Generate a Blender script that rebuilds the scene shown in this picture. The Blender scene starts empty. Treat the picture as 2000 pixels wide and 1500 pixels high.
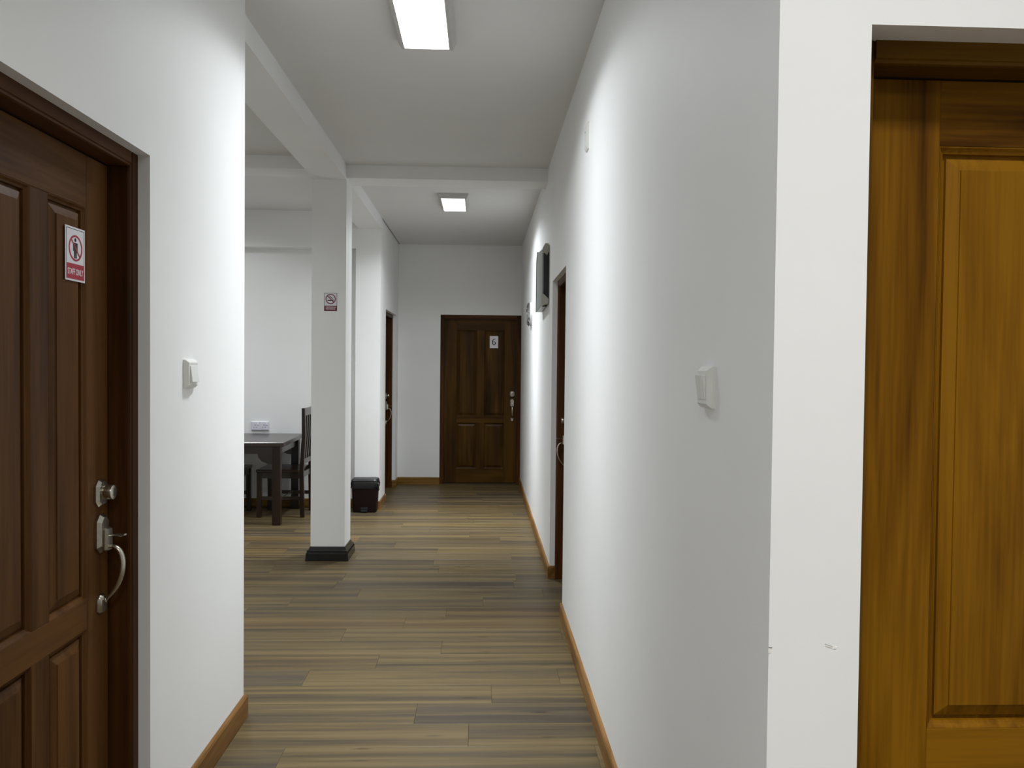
import bpy, bmesh, math, random
from mathutils import Matrix, Vector

# ------------------------------------------------------------------ camera, world, exposure
S = bpy.context.scene
C = S.collection
F_PX = 1530.0
cam_d = bpy.data.cameras.new('camera')
cam_d.sensor_fit = 'HORIZONTAL'
cam_d.sensor_width = 36.0
cam_d.lens = F_PX / 2000.0 * 36.0
cam_d.clip_start = 0.05
cam = bpy.data.objects.new('camera', cam_d)
C.objects.link(cam)
R = ((0.999215, -0.009331, 0.038508), (-0.038281, 0.023453, 0.998992), (0.010225, 0.999681, -0.023078))
cam.matrix_world = Matrix(((R[0][0], R[0][1], -R[0][2], 0.0),
                           (R[1][0], R[1][1], -R[1][2], 0.0),
                           (R[2][0], R[2][1], -R[2][2], 1.51),
                           (0, 0, 0, 1)))
S.camera = cam
w = bpy.data.worlds.new('world'); S.world = w
w.use_nodes = True
w.node_tree.nodes['Background'].inputs[0].default_value = (0.9, 0.95, 1.0, 1)
w.node_tree.nodes['Background'].inputs[1].default_value = 0.02
S.view_settings.view_transform = 'Standard'
S.view_settings.look = 'None'
S.view_settings.gamma = 1.0
S.view_settings.use_curve_mapping = False
S.view_settings.exposure = 0.0
LAMP_W = {'corridor': 26.5, 'far': 45.0, 'lobby': 19.5, 'entry_fill': 27.0, 'dining': 19.0, 'dining_fill': 28.0}
LAMP_COL = (0.915, 0.965, 1.0)
LOBBY_COL = (1.0, 0.985, 0.955)
LENS_EMIT = 1.6

rnd = random.Random(7)

# ------------------------------------------------------------------ helpers
def link(name, me, mat=None, parent=None):
    o = bpy.data.objects.new(name, me)
    C.objects.link(o)
    if mat is not None and me is not None:
        if not me.materials:
            me.materials.append(mat)
    if parent is not None:
        o.parent = parent
    return o

def tag(o, label=None, cat=None, group=None, kind=None):
    if label: o['label'] = label
    if cat: o['category'] = cat
    if group: o['group'] = group
    if kind: o['kind'] = kind
    return o

def empty(name, loc=(0, 0, 0), rz=0.0):
    o = bpy.data.objects.new(name, None)
    o.empty_display_size = 0.1
    C.objects.link(o)
    o.location = loc
    o.rotation_euler = (0, 0, rz)
    return o

class MB:
    """collects shapes into one bmesh"""
    def __init__(self):
        self.b = bmesh.new()
    def box(self, lo, hi, bev=0.0, seg=1):
        x0, y0, z0 = lo; x1, y1, z1 = hi
        t = bmesh.new()
        bmesh.ops.create_cube(t, size=1.0)
        for v in t.verts:
            v.co = Vector((x0 + (v.co.x + .5) * (x1 - x0), y0 + (v.co.y + .5) * (y1 - y0), z0 + (v.co.z + .5) * (z1 - z0)))
        if bev > 0:
            bmesh.ops.bevel(t, geom=list(t.edges), offset=bev, segments=seg, affect='EDGES', profile=0.5)
        self.merge(t)
        return self
    def merge(self, t, M=None):
        me = bpy.data.meshes.new('tmp')
        t.to_mesh(me); t.free()
        if M is not None: me.transform(M)
        self.b.from_mesh(me)
        bpy.data.meshes.remove(me)
    def prism(self, pts, a, b, axis='z', bev=0.0):
        """polygon pts (2-D) extruded along axis from a to b. axis z: (x,y); y: (x,z); x: (y,z)"""
        t = bmesh.new()
        def P(p, h):
            if axis == 'z': return (p[0], p[1], h)
            if axis == 'y': return (p[0], h, p[1])
            return (h, p[0], p[1])
        lo = [t.verts.new(P(p, a)) for p in pts]
        hi = [t.verts.new(P(p, b)) for p in pts]
        n = len(pts)
        t.faces.new(lo); t.faces.new(hi[::-1])
        for i in range(n):
            t.faces.new((lo[i], hi[i], hi[(i + 1) % n], lo[(i + 1) % n]))
        bmesh.ops.recalc_face_normals(t, faces=t.faces)
        if bev > 0:
            bmesh.ops.bevel(t, geom=list(t.edges), offset=bev, segments=2, affect='EDGES', profile=0.5)
        self.merge(t)
        return self
    def loft(self, rings, cap=True):
        t = bmesh.new()
        rs = [[t.verts.new(p) for p in r] for r in rings]
        n = len(rs[0])
        for a, b in zip(rs, rs[1:]):
            for i in range(n):
                t.faces.new((a[i], a[(i + 1) % n], b[(i + 1) % n], b[i]))
        if cap:
            t.faces.new(rs[0][::-1]); t.faces.new(rs[-1])
        bmesh.ops.recalc_face_normals(t, faces=t.faces)
        self.merge(t)
        return self
    def tube(self, pts, rads, n=12, flat=1.0, up=(1, 0, 0)):
        """swept round bar; flat scales the section across 'up'"""
        rings = []
        for i, p in enumerate(pts):
            p = Vector(p)
            d = (Vector(pts[min(i + 1, len(pts) - 1)]) - Vector(pts[max(i - 1, 0)])).normalized()
            u = Vector(up) - d * d.dot(Vector(up))
            u.normalize(); v = d.cross(u)
            r = rads[i] if hasattr(rads, '__len__') else rads
            rings.append([tuple(p + u * (r * math.cos(2 * math.pi * k / n)) + v * (r * flat * math.sin(2 * math.pi * k / n))) for k in range(n)])
        return self.loft(rings)
    def cyl(self, c, r, h, axis='z', n=24, bev=0.0):
        t = bmesh.new()
        bmesh.ops.create_cone(t, cap_ends=True, segments=n, radius1=r, radius2=r, depth=h)
        if bev > 0:
            ed = [e for e in t.edges if len(e.link_faces) == 2 and any(len(f.verts) > 4 for f in e.link_faces)]
            bmesh.ops.bevel(t, geom=ed, offset=bev, segments=2, affect='EDGES', profile=0.5)
        M = Matrix.Translation(c)
        if axis == 'y': M = M @ Matrix.Rotation(math.pi / 2, 4, 'X')
        if axis == 'x': M = M @ Matrix.Rotation(math.pi / 2, 4, 'Y')
        self.merge(t, M)
        return self
    def build(self, name, mat, parent=None, smooth=None):
        me = bpy.data.meshes.new(name)
        self.b.to_mesh(me); self.b.free()
        if smooth is not None:
            for p in me.polygons: p.use_smooth = True
            me.set_sharp_from_angle(angle=math.radians(smooth))
        return link(name, me, mat, parent)

def copy_tree(o, parent=None):
    c = o.copy(); C.objects.link(c); c.parent = parent
    for ch in list(o.children):
        copy_tree(ch, c)
    return c

def text_mesh(s, size, sx=1.0, bold=0.0, depth=0.0003):
    cu = bpy.data.curves.new('t', 'FONT')
    cu.body = s; cu.size = size; cu.align_x = 'CENTER'; cu.align_y = 'CENTER'
    cu.extrude = depth; cu.offset = bold; cu.resolution_u = 4
    o = bpy.data.objects.new('t', cu); C.objects.link(o)
    dg = bpy.context.evaluated_depsgraph_get(); dg.update()
    me = bpy.data.meshes.new_from_object(o.evaluated_get(dg))
    bpy.data.objects.remove(o); bpy.data.curves.remove(cu)
    me.materials.clear()
    for v in me.vertices: v.co.x *= sx
    return me

# ------------------------------------------------------------------ materials
def new_mat(name):
    m = bpy.data.materials.new(name); m.use_nodes = True
    nt = m.node_tree
    return m, nt, nt.nodes['Principled BSDF']

def N(nt, typ, **kw):
    n = nt.nodes.new(typ)
    for k, v in kw.items():
        if k.startswith('i_'):
            n.inputs[int(k[2:]) if k[2:].isdigit() else k[2:]].default_value = v
        else:
            setattr(n, k, v)
    return n

def ramp(nt, stops):
    n = nt.nodes.new('ShaderNodeValToRGB')
    e = n.color_ramp.elements
    while len(e) < len(stops): e.new(0.5)
    for el, (p, c) in zip(e, stops):
        el.position = p; el.color = (*c, 1)
    return n

def plain(name, col, rough=0.5, metal=0.0, var=0.06, scale=30.0, bump=0.0, bscale=200.0, coat=0.0, spec=0.5):
    """procedural plain material: slight tonal mottling plus optional fine relief"""
    m, nt, p = new_mat(name)
    tc = N(nt, 'ShaderNodeTexCoord')
    nz = N(nt, 'ShaderNodeTexNoise'); nz.inputs['Scale'].default_value = scale; nz.inputs['Detail'].default_value = 3
    nt.links.new(tc.outputs['Object'], nz.inputs['Vector'])
    a = tuple(max(0, c * (1 - var)) for c in col); b = tuple(min(1, c * (1 + var)) for c in col)
    r = ramp(nt, [(0.3, a), (0.7, b)])
    nt.links.new(nz.outputs['Fac'], r.inputs['Fac'])
    nt.links.new(r.outputs['Color'], p.inputs['Base Color'])
    p.inputs['Roughness'].default_value = rough
    p.inputs['Metallic'].default_value = metal
    p.inputs['Coat Weight'].default_value = coat
    p.inputs['Specular IOR Level'].default_value = spec
    if bump > 0:
        n2 = N(nt, 'ShaderNodeTexNoise'); n2.inputs['Scale'].default_value = bscale; n2.inputs['Detail'].default_value = 4
        nt.links.new(tc.outputs['Object'], n2.inputs['Vector'])
        bp = N(nt, 'ShaderNodeBump'); bp.inputs['Strength'].default_value = bump; bp.inputs['Distance'].default_value = 0.002
        nt.links.new(n2.outputs['Fac'], bp.inputs['Height'])
        nt.links.new(bp.outputs['Normal'], p.inputs['Normal'])
    return m

def plaster(name, col):
    m, nt, p = new_mat(name)
    tc = N(nt, 'ShaderNodeTexCoord')
    n1 = N(nt, 'ShaderNodeTexNoise'); n1.inputs['Scale'].default_value = 1.3; n1.inputs['Detail'].default_value = 5
    nt.links.new(tc.outputs['Object'], n1.inputs['Vector'])
    r = ramp(nt, [(0.3, tuple(c * 0.97 for c in col)), (0.7, tuple(min(1, c * 1.02) for c in col))])
    nt.links.new(n1.outputs['Fac'], r.inputs['Fac'])
    nt.links.new(r.outputs['Color'], p.inputs['Base Color'])
    p.inputs['Roughness'].default_value = 0.6
    p.inputs['Specular IOR Level'].default_value = 0.3
    n2 = N(nt, 'ShaderNodeTexNoise'); n2.inputs['Scale'].default_value = 7; n2.inputs['Detail'].default_value = 6
    nt.links.new(tc.outputs['Object'], n2.inputs['Vector'])
    n3 = N(nt, 'ShaderNodeTexNoise'); n3.inputs['Scale'].default_value = 160; n3.inputs['Detail'].default_value = 2
    nt.links.new(tc.outputs['Object'], n3.inputs['Vector'])
    ad = N(nt, 'ShaderNodeMath', operation='MULTIPLY_ADD'); ad.inputs[1].default_value = 0.12
    nt.links.new(n3.outputs['Fac'], ad.inputs[0]); nt.links.new(n2.outputs['Fac'], ad.inputs[2])
    bp = N(nt, 'ShaderNodeBump'); bp.inputs['Strength'].default_value = 0.12; bp.inputs['Distance'].default_value = 0.004
    nt.links.new(ad.outputs[0], bp.inputs['Height'])
    nt.links.new(bp.outputs['Normal'], p.inputs['Normal'])
    return m

def wood(name, dark, mid, light, grain='z', rough=0.38, coat=0.15, scale=1.0, rand=0.12, spec=0.10):
    """varnished wood with grain along one local axis; each object gets its own offset"""
    m, nt, p = new_mat(name)
    tc = N(nt, 'ShaderNodeTexCoord')
    oi = N(nt, 'ShaderNodeObjectInfo')
    mul = N(nt, 'ShaderNodeMath', operation='MULTIPLY'); mul.inputs[1].default_value = 53.0
    nt.links.new(oi.outputs['Random'], mul.inputs[0])
    cmb = N(nt, 'ShaderNodeCombineXYZ')
    for k in range(3): nt.links.new(mul.outputs[0], cmb.inputs[k])
    add = N(nt, 'ShaderNodeVectorMath', operation='ADD')
    nt.links.new(tc.outputs['Object'], add.inputs[0]); nt.links.new(cmb.outputs[0], add.inputs[1])
    def mapped(al, ac):
        mp = N(nt, 'ShaderNodeMapping')
        s = {'x': (al, ac, ac), 'y': (ac, al, ac), 'z': (ac, ac, al)}[grain]
        mp.inputs['Scale'].default_value = tuple(v * scale for v in s)
        nt.links.new(add.outputs[0], mp.inputs['Vector'])
        return mp
    m1 = mapped(0.9, 11.0)
    n1 = N(nt, 'ShaderNodeTexNoise'); n1.inputs['Scale'].default_value = 1.0; n1.inputs['Detail'].default_value = 6; n1.inputs['Distortion'].default_value = 0.6
    nt.links.new(m1.outputs[0], n1.inputs['Vector'])
    m2 = mapped(4.0, 120.0)
    n2 = N(nt, 'ShaderNodeTexNoise'); n2.inputs['Scale'].default_value = 1.0; n2.inputs['Detail'].default_value = 4
    nt.links.new(m2.outputs[0], n2.inputs['Vector'])
    mx = N(nt, 'ShaderNodeMath', operation='MULTIPLY_ADD'); mx.inputs[1].default_value = 0.3
    nt.links.new(n2.outputs['Fac'], mx.inputs[0]); nt.links.new(n1.outputs['Fac'], mx.inputs[2])
    sh = N(nt, 'ShaderNodeMath', operation='MULTIPLY_ADD'); sh.inputs[1].default_value = rand; 
    nt.links.new(oi.outputs['Random'], sh.inputs[0]); nt.links.new(mx.outputs[0], sh.inputs[2])
    o0 = 0.15 + rand * 0.5
    r = ramp(nt, [(0.35 + o0 * 0.6, dark), (0.5 + o0 * 0.8, mid), (0.68 + o0 * 0.8, light)])
    nt.links.new(sh.outputs[0], r.inputs['Fac'])
    col = r.outputs['Color']
    nt.links.new(col, p.inputs['Base Color'])
    p.inputs['Roughness'].default_value = rough
    p.inputs['Coat Weight'].default_value = coat
    p.inputs['Coat Roughness'].default_value = 0.25
    p.inputs['Specular IOR Level'].default_value = spec
    bp = N(nt, 'ShaderNodeBump'); bp.inputs['Strength'].default_value = 0.15; bp.inputs['Distance'].default_value = 0.001
    nt.links.new(n2.outputs['Fac'], bp.inputs['Height'])
    nt.links.new(bp.outputs['Normal'], p.inputs['Normal'])
    return m

def floor_wood(name):
    """wood-look floor boards: three lengthwise streaks per board, grey to tan, dark knots"""
    m, nt, p = new_mat(name)
    L = nt.links.new
    tc = N(nt, 'ShaderNodeTexCoord'); oi = N(nt, 'ShaderNodeObjectInfo')
    mul = N(nt, 'ShaderNodeMath', operation='MULTIPLY'); mul.inputs[1].default_value = 71.0
    L(oi.outputs['Random'], mul.inputs[0])
    cmb = N(nt, 'ShaderNodeCombineXYZ'); L(mul.outputs[0], cmb.inputs[0]); L(mul.outputs[0], cmb.inputs[1]); L(mul.outputs[0], cmb.inputs[2])
    add = N(nt, 'ShaderNodeVectorMath', operation='ADD'); L(tc.outputs['Object'], add.inputs[0]); L(cmb.outputs[0], add.inputs[1])
    def noise(sx, sy, det=4, dist=0.0):
        mp = N(nt, 'ShaderNodeMapping'); mp.inputs['Scale'].default_value = (sx, sy, 1.0); L(add.outputs[0], mp.inputs['Vector'])
        n = N(nt, 'ShaderNodeTexNoise'); n.inputs['Scale'].default_value = 1.0; n.inputs['Detail'].default_value = det; n.inputs['Distortion'].default_value = dist
        L(mp.outputs[0], n.inputs['Vector']); return n.outputs['Fac']
    streak = noise(0.28, 15.0, 2, 0.3)
    grain = noise(2.0, 48.0, 7, 0.9)
    fine = noise(8.0, 230.0, 3)
    def mad(a, k, b):
        n = N(nt, 'ShaderNodeMath', operation='MULTIPLY_ADD'); n.inputs[1].default_value = k
        L(a, n.inputs[0])
        if isinstance(b, float): n.inputs[2].default_value = b
        else: L(b, n.inputs[2])
        return n.outputs[0]
    v = mad(streak, 1.9, -0.93)
    v = mad(grain, 0.85, v); v = mad(fine, 0.25, v)
    v = mad(oi.outputs['Random'], 0.20, v)
    r = ramp(nt, [(0.28, (0.036, 0.027, 0.018)), (0.46, (0.064, 0.048, 0.030)), (0.60, (0.092, 0.066, 0.031)), (0.76, (0.125, 0.088, 0.036)), (0.95, (0.165, 0.119, 0.052))])
    L(v, r.inputs['Fac'])
    # hue drift: some streaks greyer, a few boards more orange
    mr = N(nt, 'ShaderNodeMath', operation='MULTIPLY'); mr.inputs[1].default_value = 7.31; L(oi.outputs['Random'], mr.inputs[0])
    fr_ = N(nt, 'ShaderNodeMath', operation='FRACT'); L(mr.outputs[0], fr_.inputs[0])
    hr = ramp(nt, [(0.0, (0.072, 0.059, 0.047)), (0.35, (0.085, 0.062, 0.034)), (0.85, (0.100, 0.071, 0.029)), (0.95, (0.145, 0.083, 0.028))]); L(fr_.outputs[0], hr.inputs['Fac'])
    mx = N(nt, 'ShaderNodeMix', data_type='RGBA', blend_type='MIX'); mx.inputs[0].default_value = 0.34
    L(r.outputs['Color'], mx.inputs[6]); L(hr.outputs['Color'], mx.inputs[7])
    # knots
    mp = N(nt, 'ShaderNodeMapping'); mp.inputs['Scale'].default_value = (2.2, 11.0, 1.0); L(add.outputs[0], mp.inputs['Vector'])
    vo = N(nt, 'ShaderNodeTexVoronoi'); vo.inputs['Scale'].default_value = 1.0; L(mp.outputs[0], vo.inputs['Vector'])
    nd = mad(grain, 0.10, vo.outputs['Distance'])
    kr = ramp(nt, [(0.07, (0.42, 0.38, 0.36)), (0.16, (1, 1, 1))]); L(nd, kr.inputs['Fac'])
    m2 = N(nt, 'ShaderNodeMix', data_type='RGBA', blend_type='MULTIPLY'); m2.inputs[0].default_value = 1.0
    L(mx.outputs[2], m2.inputs[6]); L(kr.outputs['Color'], m2.inputs[7])
    L(m2.outputs[2], p.inputs['Base Color'])
    rr = ramp(nt, [(0.3, (0.36,) * 3), (0.7, (0.50,) * 3)]); L(grain, rr.inputs['Fac']); L(rr.outputs['Color'], p.inputs['Roughness'])
    p.inputs['Specular IOR Level'].default_value = 0.20
    bp = N(nt, 'ShaderNodeBump'); bp.inputs['Strength'].default_value = 0.18; bp.inputs['Distance'].default_value = 0.0008
    L(grain, bp.inputs['Height']); L(bp.outputs['Normal'], p.inputs['Normal'])
    return m

M = {}
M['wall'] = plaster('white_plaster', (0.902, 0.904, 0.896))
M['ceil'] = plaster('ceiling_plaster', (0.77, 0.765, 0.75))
M['plank'] = floor_wood('floor_boards')
M['sub'] = plain('floor_underlay', (0.045, 0.036, 0.026), 0.8)
M['bb'] = wood('baseboard_wood', (0.085, 0.040, 0.011), (0.178, 0.086, 0.025), (0.27, 0.140, 0.045), 'y', 0.42, 0.1, 1.4, 0.15)
M['bbx'] = wood('baseboard_wood_across', (0.085, 0.042, 0.008), (0.165, 0.085, 0.017), (0.24, 0.130, 0.030), 'x', 0.42, 0.1, 1.4, 0.15)
DK = ((0.046, 0.0175, 0.0046), (0.084, 0.0340, 0.0082), (0.122, 0.053, 0.0140))
MD = ((0.026, 0.0110, 0.0012), (0.058, 0.0260, 0.0025), (0.095, 0.044, 0.0050))
M['dkz'] = wood('dark_door_wood_upright', *DK, 'z', 0.46, 0.05)
M['dkx'] = wood('dark_door_wood_across', *DK, 'x', 0.46, 0.05)
M['mdz'] = wood('brown_door_wood_upright', *MD, 'z', 0.46, 0.05)
M['mdx'] = wood('brown_door_wood_across', *MD, 'x', 0.46, 0.05)
GD = ((0.062, 0.022, 0.0009), (0.165, 0.067, 0.0020), (0.265, 0.118, 0.0050))
M['gdz'] = wood('golden_door_wood_upright', *GD, 'z', 0.46, 0.05)
M['gdx'] = wood('golden_door_wood_across', *GD, 'x', 0.46, 0.05)
FR = ((0.032, 0.0110, 0.0026), (0.060, 0.0210, 0.0046), (0.084, 0.032, 0.0080))
M['frz'] = wood('dark_frame_wood_upright', *FR, 'z', 0.46, 0.05)
M['frx'] = wood('dark_frame_wood_across', *FR, 'x', 0.46, 0.05)
GF = ((0.055, 0.023, 0.0012), (0.105, 0.046, 0.0025), (0.150, 0.070, 0.0050))
M['gfz'] = wood('brown_frame_wood_upright', *GF, 'z', 0.46, 0.05)
M['gfx'] = wood('brown_frame_wood_across', *GF, 'x', 0.46, 0.05)
FU = ((0.0065, 0.0025, 0.0009), (0.0135, 0.0050, 0.0018), (0.024, 0.0100, 0.0040))
M['fuz'] = wood('furniture_wood_upright', *FU, 'z', 0.34, 0.2, spec=0.35)
M['fux'] = wood('furniture_wood_across', *FU, 'x', 0.30, 0.45, spec=0.5)
M['nickel'] = plain('brushed_nickel', (0.50, 0.47, 0.40), 0.28, 1.0, 0.08, 90)
M['nickel_dark'] = plain('keyway_metal', (0.10, 0.095, 0.085), 0.4, 1.0)
M['switch'] = plain('switch_plastic', (0.78, 0.78, 0.74), 0.32, 0, 0.02)
M['white'] = plain('white_paper', (0.80, 0.78, 0.82), 0.5, 0, 0.02)
M['red'] = plain('red_print', (0.42, 0.030, 0.055), 0.45, 0, 0.03)
M['red_dark'] = plain('dark_red_print', (0.16, 0.012, 0.026), 0.45, 0, 0.03)
M['black_ink'] = plain('black_print', (0.012, 0.012, 0.014), 0.5, 0, 0.05)
M['black_tile'] = plain('black_glazed_tile', (0.008, 0.009, 0.009), 0.16, 0, 0.2, 8)
M['bin'] = plain('maroon_plastic', (0.0095, 0.0026, 0.0036), 0.48, 0, 0.1, spec=0.25)
M['bin_lid'] = plain('dark_grey_plastic', (0.009, 0.009, 0.010), 0.42, 0, 0.1, spec=0.4)
M['liner'] = plain('black_bin_liner', (0.010, 0.010, 0.011), 0.30, 0, 0.2, 30, 0.5, 60)
M['unit_grey'] = plain('grey_casing', (0.32, 0.34, 0.33), 0.35, 0, 0.04)
M['unit_black'] = plain('black_casing', (0.006, 0.007, 0.010), 0.25, 0, 0.1)
M['unit_beige'] = plain('beige_casing', (0.42, 0.41, 0.35), 0.45, 0, 0.04)
M['chrome'] = plain('chrome_rim', (0.62, 0.63, 0.63), 0.15, 1.0, 0.03)
M['housing'] = plain('light_housing', (0.55, 0.54, 0.52), 0.4, 0, 0.04)
M['outlet'] = plain('outlet_plastic', (0.74, 0.73, 0.80), 0.3, 0, 0.02)
M['slot'] = plain('slot_dark', (0.02, 0.02, 0.022), 0.5)
M['chip'] = plain('bare_plaster', (0.86, 0.84, 0.78), 0.8)

def lens_mat():
    m = bpy.data.materials.new('lit_prismatic_lens'); m.use_nodes = True
    nt = m.node_tree; nt.nodes.clear(); L = nt.links.new
    out = N(nt, 'ShaderNodeOutputMaterial'); em = N(nt, 'ShaderNodeEmission'); tr = N(nt, 'ShaderNodeBsdfTransparent')
    mx = N(nt, 'ShaderNodeMixShader'); mx.inputs[0].default_value = 0.5
    tc = N(nt, 'ShaderNodeTexCoord'); vo = N(nt, 'ShaderNodeTexVoronoi'); vo.inputs['Scale'].default_value = 52.0; vo.inputs['Randomness'].default_value = 0.0
    L(tc.outputs['Object'], vo.inputs['Vector'])
    r = ramp(nt, [(0.25, (0.86, 0.92, 0.97)), (0.42, (1, 1, 1))]); L(vo.outputs['Distance'], r.inputs['Fac'])
    L(r.outputs['Color'], em.inputs['Color']); em.inputs['Strength'].default_value = LENS_EMIT * 2
    L(tr.outputs[0], mx.inputs[1]); L(em.outputs[0], mx.inputs[2]); L(mx.outputs[0], out.inputs['Surface'])
    return m
M['lens'] = lens_mat()

# ------------------------------------------------------------------ the room shell
XR, XL, XC, XF = 0.495, -1.0, -1.045, -1.06      # right wall, left wall, beam/column face, far left wall
YE, YB, YP, YF = 3.34, 8.33, 8.20, 9.95          # end of left wall, dining back wall, pier face, far wall
YR = 1.313                                       # lobby wall beside the corridor mouth
ZC, ZD = 3.03, 3.09                              # corridor and dining ceilings
T = 0.22

def wall(name, axis, face, back, u0, u1, z0, z1, label, holes=(), mat='wall', cat='wall'):
    """slab in plane axis=face..back spanning u0..u1, z0..z1 with rectangular openings (u0,u1,z0,z1)"""
    us = sorted({u0, u1, *[h[0] for h in holes], *[h[1] for h in holes]})
    zs = sorted({z0, z1, *[h[2] for h in holes], *[h[3] for h in holes]})
    solid = lambda i, j: 0 <= i < len(us) - 1 and 0 <= j < len(zs) - 1 and not any(
        h[0] <= us[i] and us[i + 1] <= h[1] and h[2] <= zs[j] and zs[j + 1] <= h[3] for h in holes)
    b = bmesh.new(); V = {}
    def v(i, j, k):
        if (i, j, k) not in V:
            d = (face, back)[k]
            V[i, j, k] = b.verts.new((d, us[i], zs[j]) if axis == 'x' else (us[i], d, zs[j]))
        return V[i, j, k]
    for i in range(len(us) - 1):
        for j in range(len(zs) - 1):
            if not solid(i, j): continue
            for k in (0, 1):
                b.faces.new((v(i, j, k), v(i + 1, j, k), v(i + 1, j + 1, k), v(i, j + 1, k)))
            if not solid(i - 1, j): b.faces.new((v(i, j, 0), v(i, j, 1), v(i, j + 1, 1), v(i, j + 1, 0)))
            if not solid(i + 1, j): b.faces.new((v(i + 1, j, 0), v(i + 1, j, 1), v(i + 1, j + 1, 1), v(i + 1, j + 1, 0)))
            if not solid(i, j - 1): b.faces.new((v(i, j, 0), v(i, j, 1), v(i + 1, j, 1), v(i + 1, j, 0)))
            if not solid(i, j + 1): b.faces.new((v(i, j + 1, 0), v(i, j + 1, 1), v(i + 1, j + 1, 1), v(i + 1, j + 1, 0)))
    bmesh.ops.recalc_face_normals(b, faces=b.faces)
    me = bpy.data.meshes.new(name); b.to_mesh(me); b.free()
    return tag(link(name, me, M[mat]), label, cat, kind='structure')

def slab(name, lo, hi, label, mat='wall', cat='beam'):
    o = MB().box(lo, hi).build(name, M[mat])
    return tag(o, label, cat, kind='structure')

# openings (along-wall start, end, 0, top)
D_LEFT = (2.403 - 0.80, 2.403, 0.0, 2.129)
D_RIGHT = (4.665, 5.545, 0.0, 2.112)
D_LFAR = (8.665, 9.69, 0.0, 2.120)
D_FAR = (-0.529, XR, 0.0, 2.150)
D_LOBBY = (0.653, 1.653, 0.0, 2.093)

wall('wall_right', 'x', XR, XR + T, YR + T, YF, 0, ZC, 'long white corridor wall with a recessed dark door opening', [D_RIGHT])
wall('wall_right_front', 'y', YR, YR + T, XR, 2.40, 0, ZC, 'white wall around the golden brown door', [D_LOBBY])
wall('wall_left', 'x', XL, XL - T, -2.6, YE, 0, ZD, 'white wall around the staff door, ending at the dining area', [D_LEFT])
wall('wall_far', 'y', YF, YF + T, XF, XR + T, 0, ZC, 'white end wall of the corridor around the numbered door', [D_FAR])
wall('wall_left_far', 'x', XF, XF - T, YP, YF + T, 0, ZD, 'short white wall past the pedal bin with a narrow dark doorway', [D_LFAR])
slab('wall_left_pier', (-1.316, YP, 0), (XF - T, YB + 0.20, ZD), 'flat white pier behind the pedal bin', cat='wall')
wall('wall_dining_back', 'y', YB, YB + 0.20, -4.3, -1.316, 0, ZD, 'white back wall of the dining area with a double socket')
wall('wall_dining_left', 'x', -4.3, -4.5, YE, YB + 0.2, 0, ZD, 'white side wall closing the dining area opposite the column')
wall('wall_dining_front', 'y', YE, YE - 0.2, -4.3, XL - T, 0, ZD, 'white wall of the dining area behind the staff door wall')
wall('wall_rear', 'y', -2.6, -2.8, XL - T, 2.40, 0, ZC, 'white wall closing the lobby opposite the corridor mouth')
wall('wall_lobby_right', 'x', 2.40, 2.6, -2.8, YR + T, 0, ZC, 'white side wall of the lobby past the golden brown door')

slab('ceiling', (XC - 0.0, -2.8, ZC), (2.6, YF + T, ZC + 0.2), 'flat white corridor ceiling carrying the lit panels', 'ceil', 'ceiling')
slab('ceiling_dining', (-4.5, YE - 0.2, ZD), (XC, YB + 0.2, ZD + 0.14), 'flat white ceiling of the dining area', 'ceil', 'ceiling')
slab('beam', (-1.290, YE, 2.915), (XC, YP, ZD), 'long white ceiling beam running over the square column')
slab('beam', (XC, 6.05, 2.930), (XR, 6.31, ZC), 'white cross beam spanning the corridor ceiling')
slab('beam', (-4.3, 6.05, 2.992), (-1.290, 6.31, ZD), 'shallow white cross beam over the dining area')
slab('beam', (-4.3, YP, 2.712), (-1.316, YB, ZD), 'deep white beam along the top of the dining back wall')

# square column with black tiled foot
col_ = MB().box((-1.305, 6.05, 0), (XC, 6.31, 2.915)).build('column', M['wall'])
tag(col_, 'white square column with a black tiled foot', 'column', kind='structure')
b = MB()
rings = []
for off, z in ((0.034, 0.0), (0.030, 0.055), (0.024, 0.066), (0.024, 0.076), (0.012, 0.083), (0.005, 0.105), (0.001, 0.106)):
    rings.append([(-1.305 - off, 6.05 - off, z), (XC + off, 6.05 - off, z), (XC + off, 6.31 + off, z), (-1.305 - off, 6.31 + off, z)])
o = b.loft(rings).build('column_base', M['black_tile'], col_)
o['label'] = 'stepped black glazed tile skirting'

# ------------------------------------------------------------------ floor: sub floor plus boards
fl = MB().box((-4.5, -2.8, -0.10), (2.6, YF + 0.25, -0.012)).build('floor', M['sub'])
tag(fl, 'brown and grey wood-look plank floor', 'floor', kind='structure')
PW, PL, Y0 = 0.1999, 1.22, 3.2756
known = {-2: -0.758, -1: -0.041, 0: -0.273, 1: 0.058, 2: 0.387, 3: -0.517, 4: -0.202, 5: -0.758, 6: -0.439, 7: -0.205,
         8: 0.020, 10: -0.986, 11: 0.256, 12: -0.306, 16: -0.715, 18: -0.097, 20: -0.736, 22: -0.122}
pm = {}
def plank_mesh(L, Wd):
    key = (round(L, 3), round(Wd, 3))
    if key not in pm:
        g, c, h = 0.0004, 0.0010, 0.012
        t = MB()
        x, y = L / 2 - g, Wd / 2 - g
        t.loft([[(-x, -y, -h), (x, -y, -h), (x, y, -h), (-x, y, -h)],
                [(-x, -y, -c * .5), (x, -y, -c * .5), (x, y, -c * .5), (-x, y, -c * .5)],
                [(-x + c, -y + c, 0), (x - c, -y + c, 0), (x - c, y - c, 0), (-x + c, y - c, 0)]])
        me = bpy.data.meshes.new('plank'); t.b.to_mesh(me); t.b.free(); me.materials.append(M['plank'])
        pm[key] = me
    return pm[key]
off = 0.3
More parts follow.
